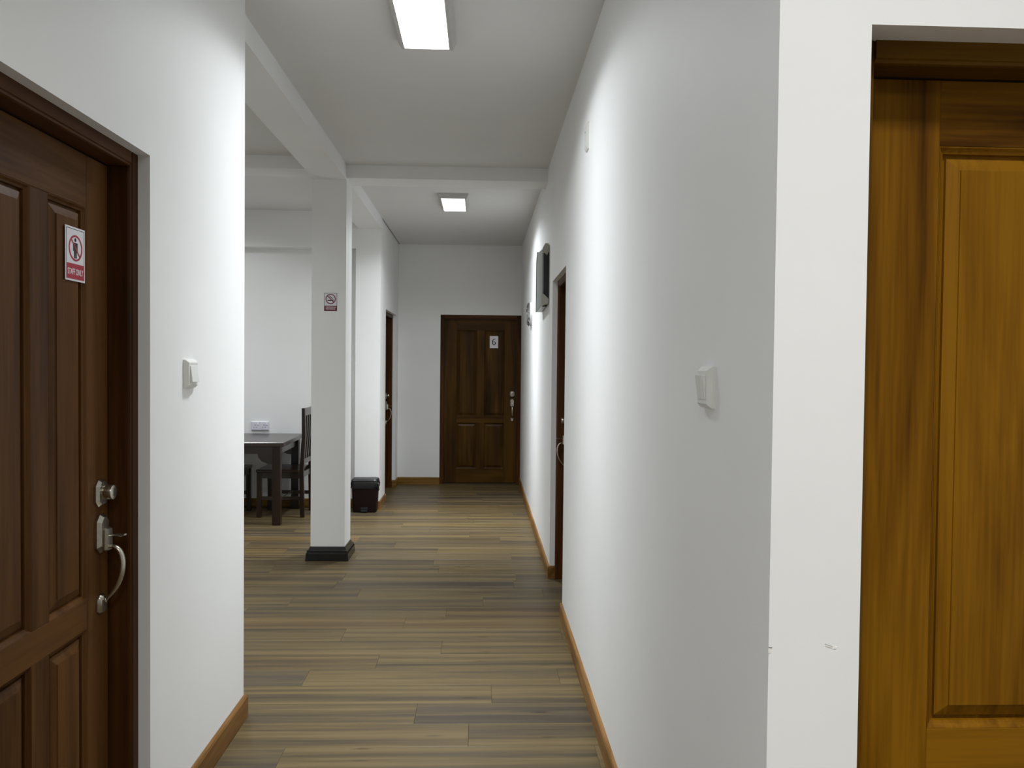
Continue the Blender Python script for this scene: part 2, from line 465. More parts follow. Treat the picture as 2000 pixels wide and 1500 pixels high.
for k in range(-30, 35):
    ya, yb = Y0 + k * PW, Y0 + (k + 1) * PW
    if ya < -2.6: continue
    yc = (ya + yb) / 2
    yb = min(yb, YF + 0.11)
    if yb - ya < 0.02: continue
    if yc < YR: xa, xb = XL, 2.40
    elif yc < YE: xa, xb = XL, XR
    elif yc < YB: xa, xb = -3.2, XR
    else: xa, xb = XF, XR
    if D_LEFT[0] - .1 < yc < D_LEFT[1] + .1: xa = XL - 0.14
    if D_RIGHT[0] - .1 < yc < D_RIGHT[1] + .1: xb = XR + 0.14
    if D_LFAR[0] - .1 < yc < D_LFAR[1] + .1: xa = XF - 0.14
    j = known.get(k)
    if j is None:
        off = (off + 0.37 + rnd.random() * 0.4) % PL
        j = off
    while j > xa + 0.02: j -= PL
    x = j
    while x < xb - 0.02:
        p0, p1 = max(x, xa), min(x + PL, xb)
        if p1 - p0 > 0.03:
            o = link('plank', plank_mesh(p1 - p0, yb - ya), None, fl)
            o.location = ((p0 + p1) / 2, (ya + yb) / 2, 0.0)
        x += PL

# ------------------------------------------------------------------ baseboards
def baseboard(name, pts, label, mat='bb', h=0.088, t=0.015):
    """profile swept along a plan polyline, body on the left of the walking direction"""
    prof = [(0, 0), (t, 0), (t, h - 0.012), (t - 0.004, h - 0.004), (t - 0.009, h), (0, h)]
    P = [Vector((p[0], p[1])) for p in pts]
    rings = []
    for i, p in enumerate(P):
        d0 = (P[i] - P[i - 1]).normalized() if i else None
        d1 = (P[i + 1] - P[i]).normalized() if i < len(P) - 1 else None
        n0 = Vector((-d0.y, d0.x)) if d0 else None
        n1 = Vector((-d1.y, d1.x)) if d1 else None
        if n0 is None: n, s = n1, 1
        elif n1 is None: n, s = n0, 1
        else:
            n = (n0 + n1).normalized(); s = 1 / max(0.3, n.dot(n0))
        rings.append([(p.x + n.x * a * s, p.y + n.y * a * s, z) for a, z in prof])
    o = MB().loft(rings).build(name, M[mat])
    return tag(o, label, 'baseboard', kind='structure')

baseboard('baseboard_right', [(XR, YR + 0.02), (XR, D_RIGHT[0]), (XR + 0.04, D_RIGHT[0])], 'oak brown baseboard along the right wall before the recessed door')
baseboard('baseboard_right_far', [(XR + 0.036, D_RIGHT[1]), (XR, D_RIGHT[1]), (XR, YF)], 'oak brown baseboard along the right wall beyond the recessed door')
baseboard('baseboard_left', [(XL - T, YE), (XL, YE), (XL, D_LEFT[1])], 'oak brown baseboard beside the staff door', h=0.10)
baseboard('baseboard_far', [(D_FAR[0], YF), (XF, YF), (XF, D_LFAR[1]), (XF - 0.036, D_LFAR[1])], 'oak brown baseboard in the corner left of the numbered door', 'bbx')
baseboard('baseboard_left_far', [(XF - 0.036, D_LFAR[0]), (XF, D_LFAR[0]), (XF, YP), (-1.316, YP), (-1.316, YB)], 'brown baseboard wrapping the pier behind the bin')
baseboard('baseboard_dining', [(-1.316, YB), (-4.3, YB)], 'brown baseboard along the dining back wall', 'bbx')
baseboard('baseboard_front', [(D_LOBBY[0], YR), (XR, YR), (XR, YR + 0.02)], 'oak brown baseboard below the golden brown door wall', 'bbx')

# ------------------------------------------------------------------ doors
def panel_mesh(w, h, top_mat):
    """raised and fielded panel: moulding, groove, bevel, field; centred on origin, face towards -Y"""
    prof = [(0.0, 0.0), (0.002, 0.001), (0.007, 0.007), (0.0115, 0.0095), (0.012, 0.019), (0.020, 0.019), (0.0205, 0.0125),
            (0.034, 0.0075), (0.043, 0.0045), (0.0435, 0.0015)]
    rings = [[(-w / 2, 0.034, -h / 2), (w / 2, 0.034, -h / 2), (w / 2, 0.034, h / 2), (-w / 2, 0.034, h / 2)]]
    for o_, d in prof:
        rings.append([(-w / 2 + o_, d, -h / 2 + o_), (w / 2 - o_, d, -h / 2 + o_), (w / 2 - o_, d, h / 2 - o_), (-w / 2 + o_, d, h / 2 - o_)])
    return MB().loft(rings)

def octo(cx, cz, w, h, c):
    x0, x1, z0, z1 = cx - w / 2, cx + w / 2, cz - h / 2, cz + h / 2
    return [(x0 + c, z0), (x1 - c, z0), (x1, z0 + c), (x1, z1 - c), (x1 - c, z1), (x0 + c, z1), (x0, z1 - c), (x0, z0 + c)]

def plate(mb, cx, cz, w, h, c, y_back, d, inset):
    """octagonal plate with bevelled rim standing off the door face towards -Y"""
    r = []
    for (i, y) in ((0, y_back), (0, y_back - d * 0.45), (inset, y_back - d)):
        r.append([(p[0], y, p[1]) for p in octo(cx, cz, w - 2 * i, h - 2 * i, max(0.002, c - i * 0.4))])
    return mb.loft(r)

def lockset(door, cx, dz, yf):
    """separate deadbolt and a thumb-latch pull, face plane y = yf"""
    b = MB(); plate(b, cx, 1.130 + dz, 0.066, 0.078, 0.016, yf, 0.014, 0.007)
    db = b.build('deadbolt', M['nickel'], door)
    MB().cyl((cx, yf - 0.027, 1.132 + dz), 0.0215, 0.030, 'y', 28, 0.003).build('lock_cylinder', M['nickel'], db, 40)
    MB().box((cx - 0.0022, yf - 0.0432, 1.122 + dz), (cx + 0.0022, yf - 0.0415, 1.144 + dz)).build('keyway', M['nickel_dark'], db)
    b = MB(); plate(b, cx, 1.012 + dz, 0.062, 0.112, 0.018, yf, 0.018, 0.009)
    plate(b, cx, 0.996 + dz, 0.036, 0.068, 0.005, yf - 0.017, 0.014, 0.003)
    hp = b.build('handle_plate', M['nickel'], door)
    # thumb latch
    MB().tube([(cx, yf - 0.028, 1.006 + dz), (cx, yf - 0.052, 1.008 + dz), (cx, yf - 0.066, 1.006 + dz), (cx, yf - 0.074, 1.009 + dz)],
              [0.009, 0.009, 0.011, 0.009], 10, 0.3, (1, 0, 0)).build('thumb_latch', M['nickel'], hp, 50)
    # pull grip
    pts, rad = [], []
    ctrl = [(0.022, 0.972), (0.042, 0.974), (0.058, 0.962), (0.066, 0.935), (0.065, 0.905), (0.056, 0.872), (0.042, 0.846), (0.024, 0.824), (0.012, 0.812)]
    for i in range(len(ctrl) - 1):
        p0 = ctrl[max(i - 1, 0)]; p1 = ctrl[i]; p2 = ctrl[i + 1]; p3 = ctrl[min(i + 2, len(ctrl) - 1)]
        for s in range(4):
            u = s / 4
            q = [0.5 * (2 * b1 + (c1 - a1) * u + (2 * a1 - 5 * b1 + 4 * c1 - d1) * u * u + (3 * b1 - a1 - 3 * c1 + d1) * u ** 3)
                 for a1, b1, c1, d1 in zip(p0, p1, p2, p3)]
            f = (i + u) / (len(ctrl) - 1)
            pts.append((cx, yf - q[0], q[1] + dz)); rad.append(0.0065 + 0.005 * math.sin(math.pi * f))
    pts.append((cx, yf - ctrl[-1][0], ctrl[-1][1] + dz)); rad.append(0.0065)
    MB().tube(pts, rad, 12, 0.62, (1, 0, 0)).build('pull_grip', M['nickel'], hp, 50)
    b = MB(); plate(b, cx, 0.806 + dz, 0.040, 0.058, 0.011, yf, 0.014, 0.006)
    b.cyl((cx, yf - 0.016, 0.818 + dz), 0.0095, 0.012, 'y', 16, 0.002)
    b.build('grip_foot', M['nickel'], hp, 40)

def make_door(n, loc, rz, W, top, recess, leaf, fw, stile, wood_key, frame_key, lock, dz=0.0, label=''):
    """local X along the opening, -Y out of the wall, face of wall at y = 0"""
    d = empty('door_%d' % n, loc, rz)
    tag(d, label, 'door', kind='structure')
    fz, fx = M[frame_key + 'z'], M[frame_key + 'x']; wz, wx = M[wood_key + 'z'], M[wood_key + 'x']
    ym = leaf + 0.05
    def jamb(x0, x1, inner):
        s = 1 if inner > x0 + 1e-6 else -1
        o_ = x0 if s > 0 else x1
        # section in plan: face, moulded arris, then the side going back with a rebate for the leaf
        pts = [(0, recess), (fw - 0.009, recess), (fw - 0.007, recess + 0.004), (fw - 0.002, recess + 0.006), (fw, recess + 0.012),
               (fw, leaf), (fw - 0.012, leaf), (fw - 0.012, ym), (0, ym)]
        MB().prism([(o_ + s * a, y) for a, y in pts], 0.0, top, 'z').build('jamb', fz, d)
    jamb(0, fw, fw); jamb(W - fw, W, W - fw)
    pts = [(0, recess), (-fw + 0.009, recess), (-fw + 0.007, recess + 0.004), (-fw + 0.002, recess + 0.006), (-fw, recess + 0.012),
           (-fw, leaf), (-fw + 0.012, leaf), (-fw + 0.012, ym), (0, ym)]
    MB().prism([(y, top + a) for a, y in pts], fw - 0.001, W - fw + 0.001, 'x').build('head', fx, d)
    x0, x1 = fw + 0.002, W - fw - 0.002
    if True:
        zt = top - fw - 0.003; zb = 0.008
        mull = 0.095 if W > 0.9 else 0.080
        pw = (x1 - x0 - 2 * stile - mull) / 2
        xs = [x0, x0 + stile, x0 + stile + pw, x0 + stile + pw + mull, x1 - stile, x1]
        zs = [zb, 0.168 + dz, 0.755 + dz, 0.840 + dz, 1.938 + dz, zt]
        yf, yk = leaf, leaf + 0.042
        for a, b_ in ((xs[0], xs[1]), (xs[4], xs[5])):
            MB().box((a, yf, zb), (b_, yk, zt), 0.0012).build('stile', wz, d)
        for a, b_ in ((zs[0], zs[1]), (zs[2], zs[3]), (zs[4], zs[5])):
            MB().box((xs[1] + .0003, yf + 0.0004, a), (xs[4] - .0003, yk, b_), 0.0012).build('rail', wx, d)
        for a, b_ in ((zs[1], zs[2]), (zs[3], zs[4])):
            MB().box((xs[2], yf + 0.0006, a + .0003), (xs[3], yk, b_ - .0003), 0.0012).build('mullion', wz, d)
        for (xa, xb) in ((xs[1], xs[2]), (xs[3], xs[4])):
            for (za, zb_) in ((zs[1], zs[2]), (zs[3], zs[4])):
                o = panel_mesh(xb - xa, zb_ - za, None).build('panel', wz, d)
                o.location = ((xa + xb) / 2, yf + 0.0005, (za + zb_) / 2)
        if lock is not None:
            lockset(d, (xs[5] - 0.052) if lock > 0 else (xs[0] + 0.052), dz, yf)
    return d

H90 = math.pi / 2
make_door(1, (XL, D_LEFT[0], 0), H90, D_LEFT[1] - D_LEFT[0], D_LEFT[3], 0.036, 0.105, 0.042, 0.122, 'dk', 'fr', 1, 0.0,
          'dark red-brown panelled door with a curved pull and a staff sign')
make_door(2, (D_FAR[0], YF, 0), 0, D_FAR[1] - D_FAR[0], D_FAR[3], 0.004, 0.075, 0.050, 0.155, 'md', 'fr', 1, 0.022,
          'brown four-panel door numbered 6 at the end of the corridor')
make_door(3, (XR, D_RIGHT[1], 0), -H90, D_RIGHT[1] - D_RIGHT[0], D_RIGHT[3], 0.036, 0.105, 0.042, 0.14, 'dk', 'fr', -1, 0.0,
          'dark door recessed in the long right wall below the grey box')
make_door(4, (XF, D_LFAR[0], 0), H90, D_LFAR[1] - D_LFAR[0], D_LFAR[3], 0.040, 0.110, 0.042, 0.15, 'dk', 'fr', 1, 0.0,
          'dark door recessed in the short wall just past the pedal bin')
make_door(5, (D_LOBBY[0], YR, 0), 0, D_LOBBY[1] - D_LOBBY[0], D_LOBBY[3], 0.060, 0.127, 0.040, 0.155, 'gd', 'gf', 1, -0.01,
          'golden brown panelled door in a deep frame beside the white corner')

# ------------------------------------------------------------------ ceiling lights
IES = bpy.data.texts.new('lamp_profile.ies')
va = [0, 14, 20, 28, 40, 55, 64, 68, 71, 74, 77, 80, 90]
cd = [200, 182, 138, 84, 47, 31, 27, 25, 19, 10, 4, 2, 1]
IES.write('IESNA:LM-63-1995\nTILT=NONE\n1 1000 1 %d 1 1 2 0 0 0\n1 1 40\n%s\n0\n%s\n' % (len(va), ' '.join(map(str, va)), ' '.join(map(str, cd))))

def ceiling_light(loc, rz, power, label, col=LAMP_COL, length=0.56, width=0.205):
    t = empty('ceiling_light', loc, rz)          # origin on the ceiling, length along local Y
    tag(t, label, 'light', 'lit ceiling panels')
    a, l, dz = width / 2, length / 2, 0.045
    # sloping pressed-metal housing, open at the bottom around the lens
    rings = [[(-x, -y, z), (x, -y, z), (x, y, z), (-x, y, z)] for x, y, z in
             ((a + 0.034, l + 0.020, 0.0), (a + 0.034, l + 0.020, -0.010), (a + 0.016, l + 0.010, -dz), (a + 0.002, l + 0.002, -dz),
              (a + 0.002, l + 0.002, -0.006), (0.001, 0.001, -0.005))]
    MB().loft(rings).build('housing', M['housing'], t)
    o = MB().box((-a, -l, -dz + 0.001), (a, l, -dz + 0.003)).build('lens', M['lens'], t)
    o['label'] = 'glowing white prismatic lens'
    ld = bpy.data.lights.new('tube_light', 'AREA')
    ld.shape = 'RECTANGLE'; ld.size = width * 0.92; ld.size_y = length * 0.94
    ld.energy = power; ld.color = col
    ld.use_nodes = True
    nt = ld.node_tree
    em = nt.nodes['Emission']
    ie = nt.nodes.new('ShaderNodeTexIES'); ie.mode = 'INTERNAL'; ie.ies = IES; ie.inputs['Strength'].default_value = 1.0
    nt.links.new(ie.outputs['Fac'], em.inputs['Strength'])
    lo = bpy.data.objects.new('tube_light', ld); C.objects.link(lo); lo.parent = t
    lo.location = (0, 0, -dz + 0.010)
    return t

ceiling_light((-0.27, 3.425, ZC), 0, LAMP_W['corridor'], 'lit ceiling panel between the staff door and the cross beam')
ceiling_light((-0.27, 7.27, ZC), 0, LAMP_W['far'], 'lit ceiling panel between the cross beam and the numbered door')
ceiling_light((-0.27, -0.415, ZC), 0, LAMP_W['entry_fill'], 'added fill light panel on the lobby ceiling before the staff door')  # added unseen lamp, lifts the surfaces that face the lobby
ceiling_light((0.75, 0.42, ZC), H90, LAMP_W['lobby'], 'lit ceiling panel in front of the golden brown door', LOBBY_COL)
ceiling_light((-2.72, 7.10, ZD), 0, LAMP_W['dining'], 'lit ceiling panel above the dining table')
ceiling_light((-2.72, 4.80, ZD), 0, LAMP_W['dining_fill'], 'added fill light panel in the front bay of the dining area')  # extra out-of-view lamp, put in to brighten column front and back wall

# ------------------------------------------------------------------ signs
def sign_root(name, label, loc, rx_mat, w, h):
    """white card; local X right, local Z up, face towards -Y"""
    o = MB().box((-w / 2, -0.0012, -h / 2), (w / 2, 0, h / 2)).build(name, M['white'])
    o.location = loc; o.rotation_euler = (0, 0, rx_mat)
    return tag(o, label, 'sign')

def flat_poly(name, pts, mat, parent, y=-0.0012, d=0.0004):
    return MB().prism(pts, y, y - d, 'y').build(name, mat, parent)

def ring_sign(parent, cx, cz, r, wd, slash_w, red='red'):
    n = 40; rings = []
    b = bmesh.new()
    for y in (-0.0012, -0.0018):
        rings.append([[b.verts.new((cx + rr * math.cos(2 * math.pi * k / n), y, cz + rr * math.sin(2 * math.pi * k / n))) for k in range(n)] for rr in (r, r - wd)])
    for k in range(n):
        k2 = (k + 1) % n
        b.faces.new((rings[1][0][k], rings[1][0][k2], rings[1][1][k2], rings[1][1][k]))
        b.faces.new((rings[0][0][k], rings[0][0][k2], rings[1][0][k2], rings[1][0][k]))
        b.faces.new((rings[0][1][k], rings[0][1][k2], rings[1][1][k2], rings[1][1][k]))
    bmesh.ops.recalc_face_normals(b, faces=b.faces)
    me = bpy.data.meshes.new('red_ring'); b.to_mesh(me); b.free()
    link('red_ring', me, M[red], parent)
    c = (r - wd * 0.5) / math.sqrt(2); s = slash_w / 2 / math.sqrt(2)
    flat_poly('red_slash', [(cx - c - s, cz + c - s), (cx - c + s, cz + c + s), (cx + c + s, cz - c + s), (cx + c - s, cz - c - s)], M[red], parent, -0.0012, 0.0007)

def border(parent, w, h, ins, t, mat, sides):
    b = MB()
    y0, y1 = -0.0012, -0.0016
    x0, x1, z0, z1 = -w / 2 + ins, w / 2 - ins, -h / 2 + ins, h / 2 - ins
    if 't' in sides: b.box((x0, y1, z1 - t), (x1, y0, z1))
    if 'l' in sides: b.box((x0, y1, z0), (x0 + t, y0, z1))
    if 'r' in sides: b.box((x1 - t, y1, z0), (x1, y0, z1))
    b.build('border_line', mat, parent)

# staff only
sw, shh = 0.102, 0.145
xd = XL - 0.105
s = sign_root('staff_sign', 'white and red STAFF ONLY sign on the dark staff door', (xd + 0.0015, 2.171, 1.7995), H90, sw, shh)
border(s, sw, shh, 0.005, 0.0012, M['black_ink'], 'tlr')
ring_sign(s, 0.001, 0.0165, 0.0352, 0.0052, 0.0046)
# pictogram of a standing figure
fz_ = lambda z: -0.011 + (z + 0.007) * 0.838
fig = MB()
fig.cyl((0.0, -0.0014, 0.0385), 0.0050, 0.0005, 'y', 20)
fig.prism([(x * 0.87, fz_(z)) for x, z in
           [(-0.0115, 0.043), (0.0115, 0.043), (0.0135, 0.040), (0.0135, 0.016), (0.0100, 0.016), (0.0098, 0.036), (0.0085, 0.036), (0.0080, -0.004),
            (0.0072, -0.007), (0.0010, -0.007), (0.0005, 0.014), (-0.0005, 0.014), (-0.0010, -0.007), (-0.0072, -0.007), (-0.0080, -0.004), (-0.0085, 0.036),
            (-0.0098, 0.036), (-0.0100, 0.016), (-0.0135, 0.016), (-0.0135, 0.040)]], -0.0012, -0.0016, 'y')
fig.build('figure', M['black_ink'], s)
flat_poly('red_banner', [(-sw / 2 + 0.005, -shh / 2 + 0.005), (sw / 2 - 0.005, -shh / 2 + 0.005), (sw / 2 - 0.005, -0.026), (-sw / 2 + 0.005, -0.026)], M['red'], s)
me = text_mesh('STAFF ONLY', 0.030, 1.0, 0.0003)
for ax_, want in ((0, 0.080), (1, 0.0165)):
    cs = [v.co[ax_] for v in me.vertices]; mid, ext = (max(cs) + min(cs)) / 2, max(cs) - min(cs)
    for v in me.vertices: v.co[ax_] = (v.co[ax_] - mid) * want / ext
o = link('lettering', me, M['white'], s); o.location = (0, -0.0017, -0.0475); o.rotation_euler = (H90, 0, 0)

# no smoking on the column
nw, nh = 0.099, 0.138
s = sign_root('no_smoking_sign', 'small white and red no-smoking sign on the white column', (-1.1605, 6.05, 1.984), 0, nw, nh)
border(s, nw, nh, 0.001, 0.0022, M['black_ink'], 'tlr')
ring_sign(s, 0.0, 0.023, 0.0385, 0.0065, 0.0065, 'red_dark')
cg = MB(); cg.box((-0.024, -0.0015, 0.008), (0.006, -0.0012, 0.016)); cg.box((0.012, -0.0015, 0.008), (0.022, -0.0012, 0.017))
cg.build('cigarette', M['black_ink'], s)
sm = MB(); sm.tube([(-0.010, -0.0013, 0.048), (-0.002, -0.0013, 0.042), (0.004, -0.0013, 0.034), (0.012, -0.0013, 0.030), (0.018, -0.0013, 0.022)], [0.0025] * 5, 6, 0.1, (1, 0, 0))
sm.build('smoke', M['black_ink'], s)
flat_poly('red_banner', [(-nw / 2 + 0.001, -nh / 2 + 0.001), (nw / 2 - 0.001, -nh / 2 + 0.001), (nw / 2 - 0.001, -0.028), (-nw / 2 + 0.001, -0.028)], M['red_dark'], s)
ln = MB()
for zz in (-0.039, -0.053):
    x = -0.036
    while x < 0.034:
        ww = 0.004 + 0.004 * rnd.random()
        ln.box((x, -0.0019, zz - 0.0032), (x + ww, -0.0016, zz + 0.0032)); x += ww + 0.0022
ln.build('small_print', M['white'], s)

# door number
s = sign_root('number_sign', 'white paper number 6 stuck on the end door', (0.151, YF + 0.0750 + 0.0015, 1.812), 0, 0.107, 0.155)
six = []
ctl = [(0.017, 0.036, .004), (0.006, 0.041, .003), (-0.008, 0.032, .005), (-0.018, 0.010, .0065), (-0.019, -0.012, .0065), (-0.010, -0.032, .005), (0.0, -0.036, .0035),
       (0.012, -0.030, .005), (0.018, -0.014, .0065), (0.013, 0.001, .0055), (0.001, 0.006, .0035), (-0.010, 0.002, .0035), (-0.017, -0.010, .003)]
b = bmesh.new(); prev = None
for i, (x, z, r_) in enumerate(ctl):
    a_ = ctl[max(i - 1, 0)]; c_ = ctl[min(i + 1, len(ctl) - 1)]
    d_ = Vector((c_[0] - a_[0], c_[1] - a_[1])).normalized(); nn = Vector((-d_.y, d_.x)) * r_ * 1.05
    cur = (b.verts.new((x + nn.x, -0.0016, z + nn.y)), b.verts.new((x - nn.x, -0.0016, z - nn.y)))
    if prev: b.faces.new((prev[0], prev[1], cur[1], cur[0]))
    prev = cur
r2 = bmesh.ops.extrude_face_region(b, geom=list(b.faces))
for v in [g for g in r2['geom'] if isinstance(g, bmesh.types.BMVert)]: v.co.y = -0.0012
bmesh.ops.recalc_face_normals(b, faces=b.faces)
me = bpy.data.meshes.new('numeral'); b.to_mesh(me); b.free()
link('numeral', me, M['black_ink'], s)

# ------------------------------------------------------------------ switches, socket, small wall plates
def wall_switch(name, loc, rz, label, w, h, rockers, top_out):
    t = empty(name, loc, rz); tag(t, label, 'switch')
    r = lambda i, y: [(-w / 2 + i, y, -h / 2 + i), (w / 2 - i, y, -h / 2 + i), (w / 2 - i, y, h / 2 - i), (-w / 2 + i, y, h / 2 - i)]
    MB().loft([r(0, 0), r(0, -0.006), r(0.0015, -0.008), r(0.009, -0.0165), r(0.0105, -0.017)]).build('plate', M['switch'], t)
    rw, rh = w * 0.64, h * 0.58
    for i in range(rockers):
        a = -rw / 2 + i * rw / rockers + 0.0006; c = -rw / 2 + (i + 1) * rw / rockers - 0.0006
        yb, yt = ((-0.0185, -0.0255) if top_out else (-0.0265, -0.0185))
        if i == 1: yt += 0.002
        MB().prism([(-0.014, -rh / 2), (yb, -rh / 2), (yt, rh / 2), (-0.014, rh / 2)], a, c, 'x', 0.0008).build('rocker', M['switch'], t)
    return t
wall_switch('light_switch', (XL, 2.712, 1.472), H90, 'single white rocker light switch beside the staff door', 0.098, 0.096, 1, False)
wall_switch('light_switch', (XR, 1.686, 1.468), -H90, 'double white rocker light switch on the long right wall', 0.086, 0.090, 2, True)

t = empty('double_socket', (-2.326, YB, 0.852)); tag(t, 'white double power socket above the dining table', 'socket')
MB().box((-0.092, -0.014, -0.046), (0.092, 0, 0.046), 0.004, 2).build('plate', M['outlet'], t)
for sx in (-0.045, 0.045):
    q = MB().box((sx - 0.040, -0.0165, -0.040), (sx + 0.040, -0.0135, 0.040), 0.0012).build('socket_face', M['outlet'], t)
    h_ = MB(); h_.box((sx - 0.006, -0.0172, 0.004), (sx - 0.001, -0.0160, 0.016)); h_.box((sx - 0.021, -0.0172, -0.018), (sx - 0.012, -0.0160, -0.013)); h_.box((sx + 0.006, -0.0172, -0.018), (sx + 0.015, -0.0160, -0.013))
    h_.build('pin_hole', M['slot'], q)
    MB().prism([(-0.0160, 0.012), (-0.0225, 0.013), (-0.0185, 0.034), (-0.0160, 0.034)], sx + 0.018, sx + 0.034, 'x').build('rocker', M['outlet'], q)

t = empty('junction_plate', (XR, 3.745, 2.605), -H90); tag(t, 'small blank white plate high on the right wall', 'wall plate')
MB().prism([(0, -0.064), (-0.006, -0.064), (-0.013, -0.050), (-0.013, 0.050), (-0.006, 0.064), (0, 0.064)], -0.036, 0.036, 'x').build('plate', M['switch'], t)
MB().cyl((0, -0.0132, 0.020), 0.0045, 0.003, 'y', 12).build('screw', M['unit_grey'], t)

# grey box unit on the right wall
t = empty('wall_box', (XR, 5.85, 1.955), 0); tag(t, 'grey wall box with black side and beige end caps beyond the recessed door', 'wall box')
D, LN, HT = 0.052, 0.62, 0.462
MB().prism([(0.006, 0.020), (LN - 0.006, 0.0), (LN, 0.012), (LN, HT - 0.060), (LN - 0.10, HT + 0.010), (0.006, HT - 0.030)], -D, -0.004, 'x', 0.003).build('casing', M['unit_grey'], t)
MB().prism([(LN - 0.004, 0.0), (LN + 0.006, 0.004), (LN + 0.006, HT - 0.055), (LN - 0.10, HT + 0.018), (LN - 0.104, HT + 0.008), (LN - 0.002, HT - 0.064)], -D - 0.004, -0.002, 'x').build('edge_strip', M['unit_black'], t)
MB().box((-D * 0.80, -0.004, 0.050), (-0.002, 0.008, HT - 0.055)).build('side_panel', M['unit_black'], t)
MB().prism([(-D, HT - 0.028), (-D * 0.62, HT + 0.010), (-0.012, HT + 0.010), (0.0, HT - 0.006), (-0.004, HT - 0.050), (-0.018, HT - 0.080), (-D * 0.62, HT - 0.066), (-D, HT - 0.058)], -0.008, 0.030, 'y', 0.002).build('end_cap', M['unit_beige'], t)
MB().prism([(-D, 0.006), (-0.006, 0.024), (0.0, 0.056), (-0.010, 0.066), (-D * 0.8, 0.096), (-D, 0.086)], -0.008, 0.030, 'y', 0.002).build('end_cap', M['unit_beige'], t)
sl = MB()
for i in range(4): sl.box((-D + 0.010, 0.05 + i * 0.02, 0.008), (-0.012, 0.058 + i * 0.02, 0.018))
sl.build('vent_slot', M['slot'], t)

# round wall clock past the box
t = empty('wall_clock', (XR, 7.93, 2.035), -H90); tag(t, 'round silver-rimmed wall clock past the grey wall box', 'clock')
def disc(rings_, n=40):
    return MB().loft([[(r * math.cos(2 * math.pi * k / n), -y, r * math.sin(2 * math.pi * k / n)) for k in range(n)] for r, y in rings_])
disc([(0.118, 0.0), (0.120, 0.012), (0.112, 0.018)]).build('case', M['white'], t, 40)
disc([(0.114, 0.014), (0.118, 0.024), (0.108, 0.040), (0.094, 0.046), (0.090, 0.040), (0.088, 0.036)]).build('rim', M['chrome'], t, 40)
disc([(0.090, 0.036), (0.088, 0.038)]).build('dial', M['unit_black'], t)
hh = MB(); hh.prism([(-0.004, -0.012), (0.004, -0.012), (0.002, 0.050), (-0.002, 0.050)], -0.0395, -0.0405, 'y'); hh.prism([(-0.012, -0.003), (-0.012, 0.003), (0.066, 0.002), (0.066, -0.002)], -0.0405, -0.0415, 'y')
hh.build('hands', M['white'], t)

# ------------------------------------------------------------------ pedal bin
t = empty('pedal_bin', (-1.186, 8.083, 0)); tag(t, 'dark maroon pedal bin with a black liner against the white pier', 'bin')
def rrect(w_, d_, r, z, n=6, cy=0.0):
    pts = []
    for sx, sy, a0 in ((1, 1, 0), (-1, 1, 90), (-1, -1, 180), (1, -1, 270)):
        for k in range(n):
            a = math.radians(a0 + 90 * k / (n - 1))
            pts.append((sx * (w_ / 2 - r) + r * math.cos(a), cy + sy * (d_ / 2 - r) + r * math.sin(a), z))
    return pts
MB().loft([rrect(0.232, 0.160, 0.03, 0.0), rrect(0.240, 0.166, 0.03, 0.012), rrect(0.262, 0.180, 0.032, 0.300), rrect(0.252, 0.172, 0.03, 0.302)]).build('body', M['bin'], t, 40)
# liner hanging over the rim in folds
n = 72; base = rrect(0.266, 0.184, 0.034, 0, 18); rings = []
for zi, (z, f, amp) in enumerate(((0.318, 0.990, 0.0), (0.312, 1.022, 0.002), (0.296, 1.035, 0.005), (0.276, 1.032, 0.007), (0.258, 1.022, 0.008), (0.262, 1.005, 0.004), (0.300, 0.995, 0.0))):
    rg = []
    for k, p in enumerate(base):
        a = k / n * 2 * math.pi
        wv = amp * (math.sin(17 * a + zi * 1.3) * .6 + math.sin(29 * a - zi * 2.1) * .5)
        l = math.hypot(p[0], p[1])
        zz = z + (0.010 * math.sin(5 * a + 1) + 0.006 * math.sin(13 * a) if 3 <= zi <= 5 else 0)
        rg.append((p[0] * f + p[0] / l * wv, p[1] * f + p[1] / l * wv, zz))
    rings.append(rg)
MB().loft(rings, cap=False).build('liner', M['liner'], t, 60)
MB().tube([(0.138, -0.075, 0.300), (0.146, -0.082, 0.285), (0.142, -0.080, 0.262), (0.145, -0.084, 0.236), (0.141, -0.080, 0.222)], [0.008, 0.014, 0.008, 0.010, 0.004], 8, 0.5).build('liner_knot', M['liner'], t, 60)
MB().loft([rrect(0.268, 0.186, 0.034, 0.314), rrect(0.270, 0.188, 0.034, 0.326), rrect(0.250, 0.168, 0.03, 0.340), rrect(0.16, 0.09, 0.02, 0.344)]).build('lid', M['bin_lid'], t, 40)
pd = MB(); pd.box((-0.034, -0.102, 0.012), (0.034, -0.078, 0.022), 0.003); pd.box((-0.036, -0.088, 0.022), (0.036, -0.080, 0.050), 0.002)
pd.build('pedal', M['bin_lid'], t)

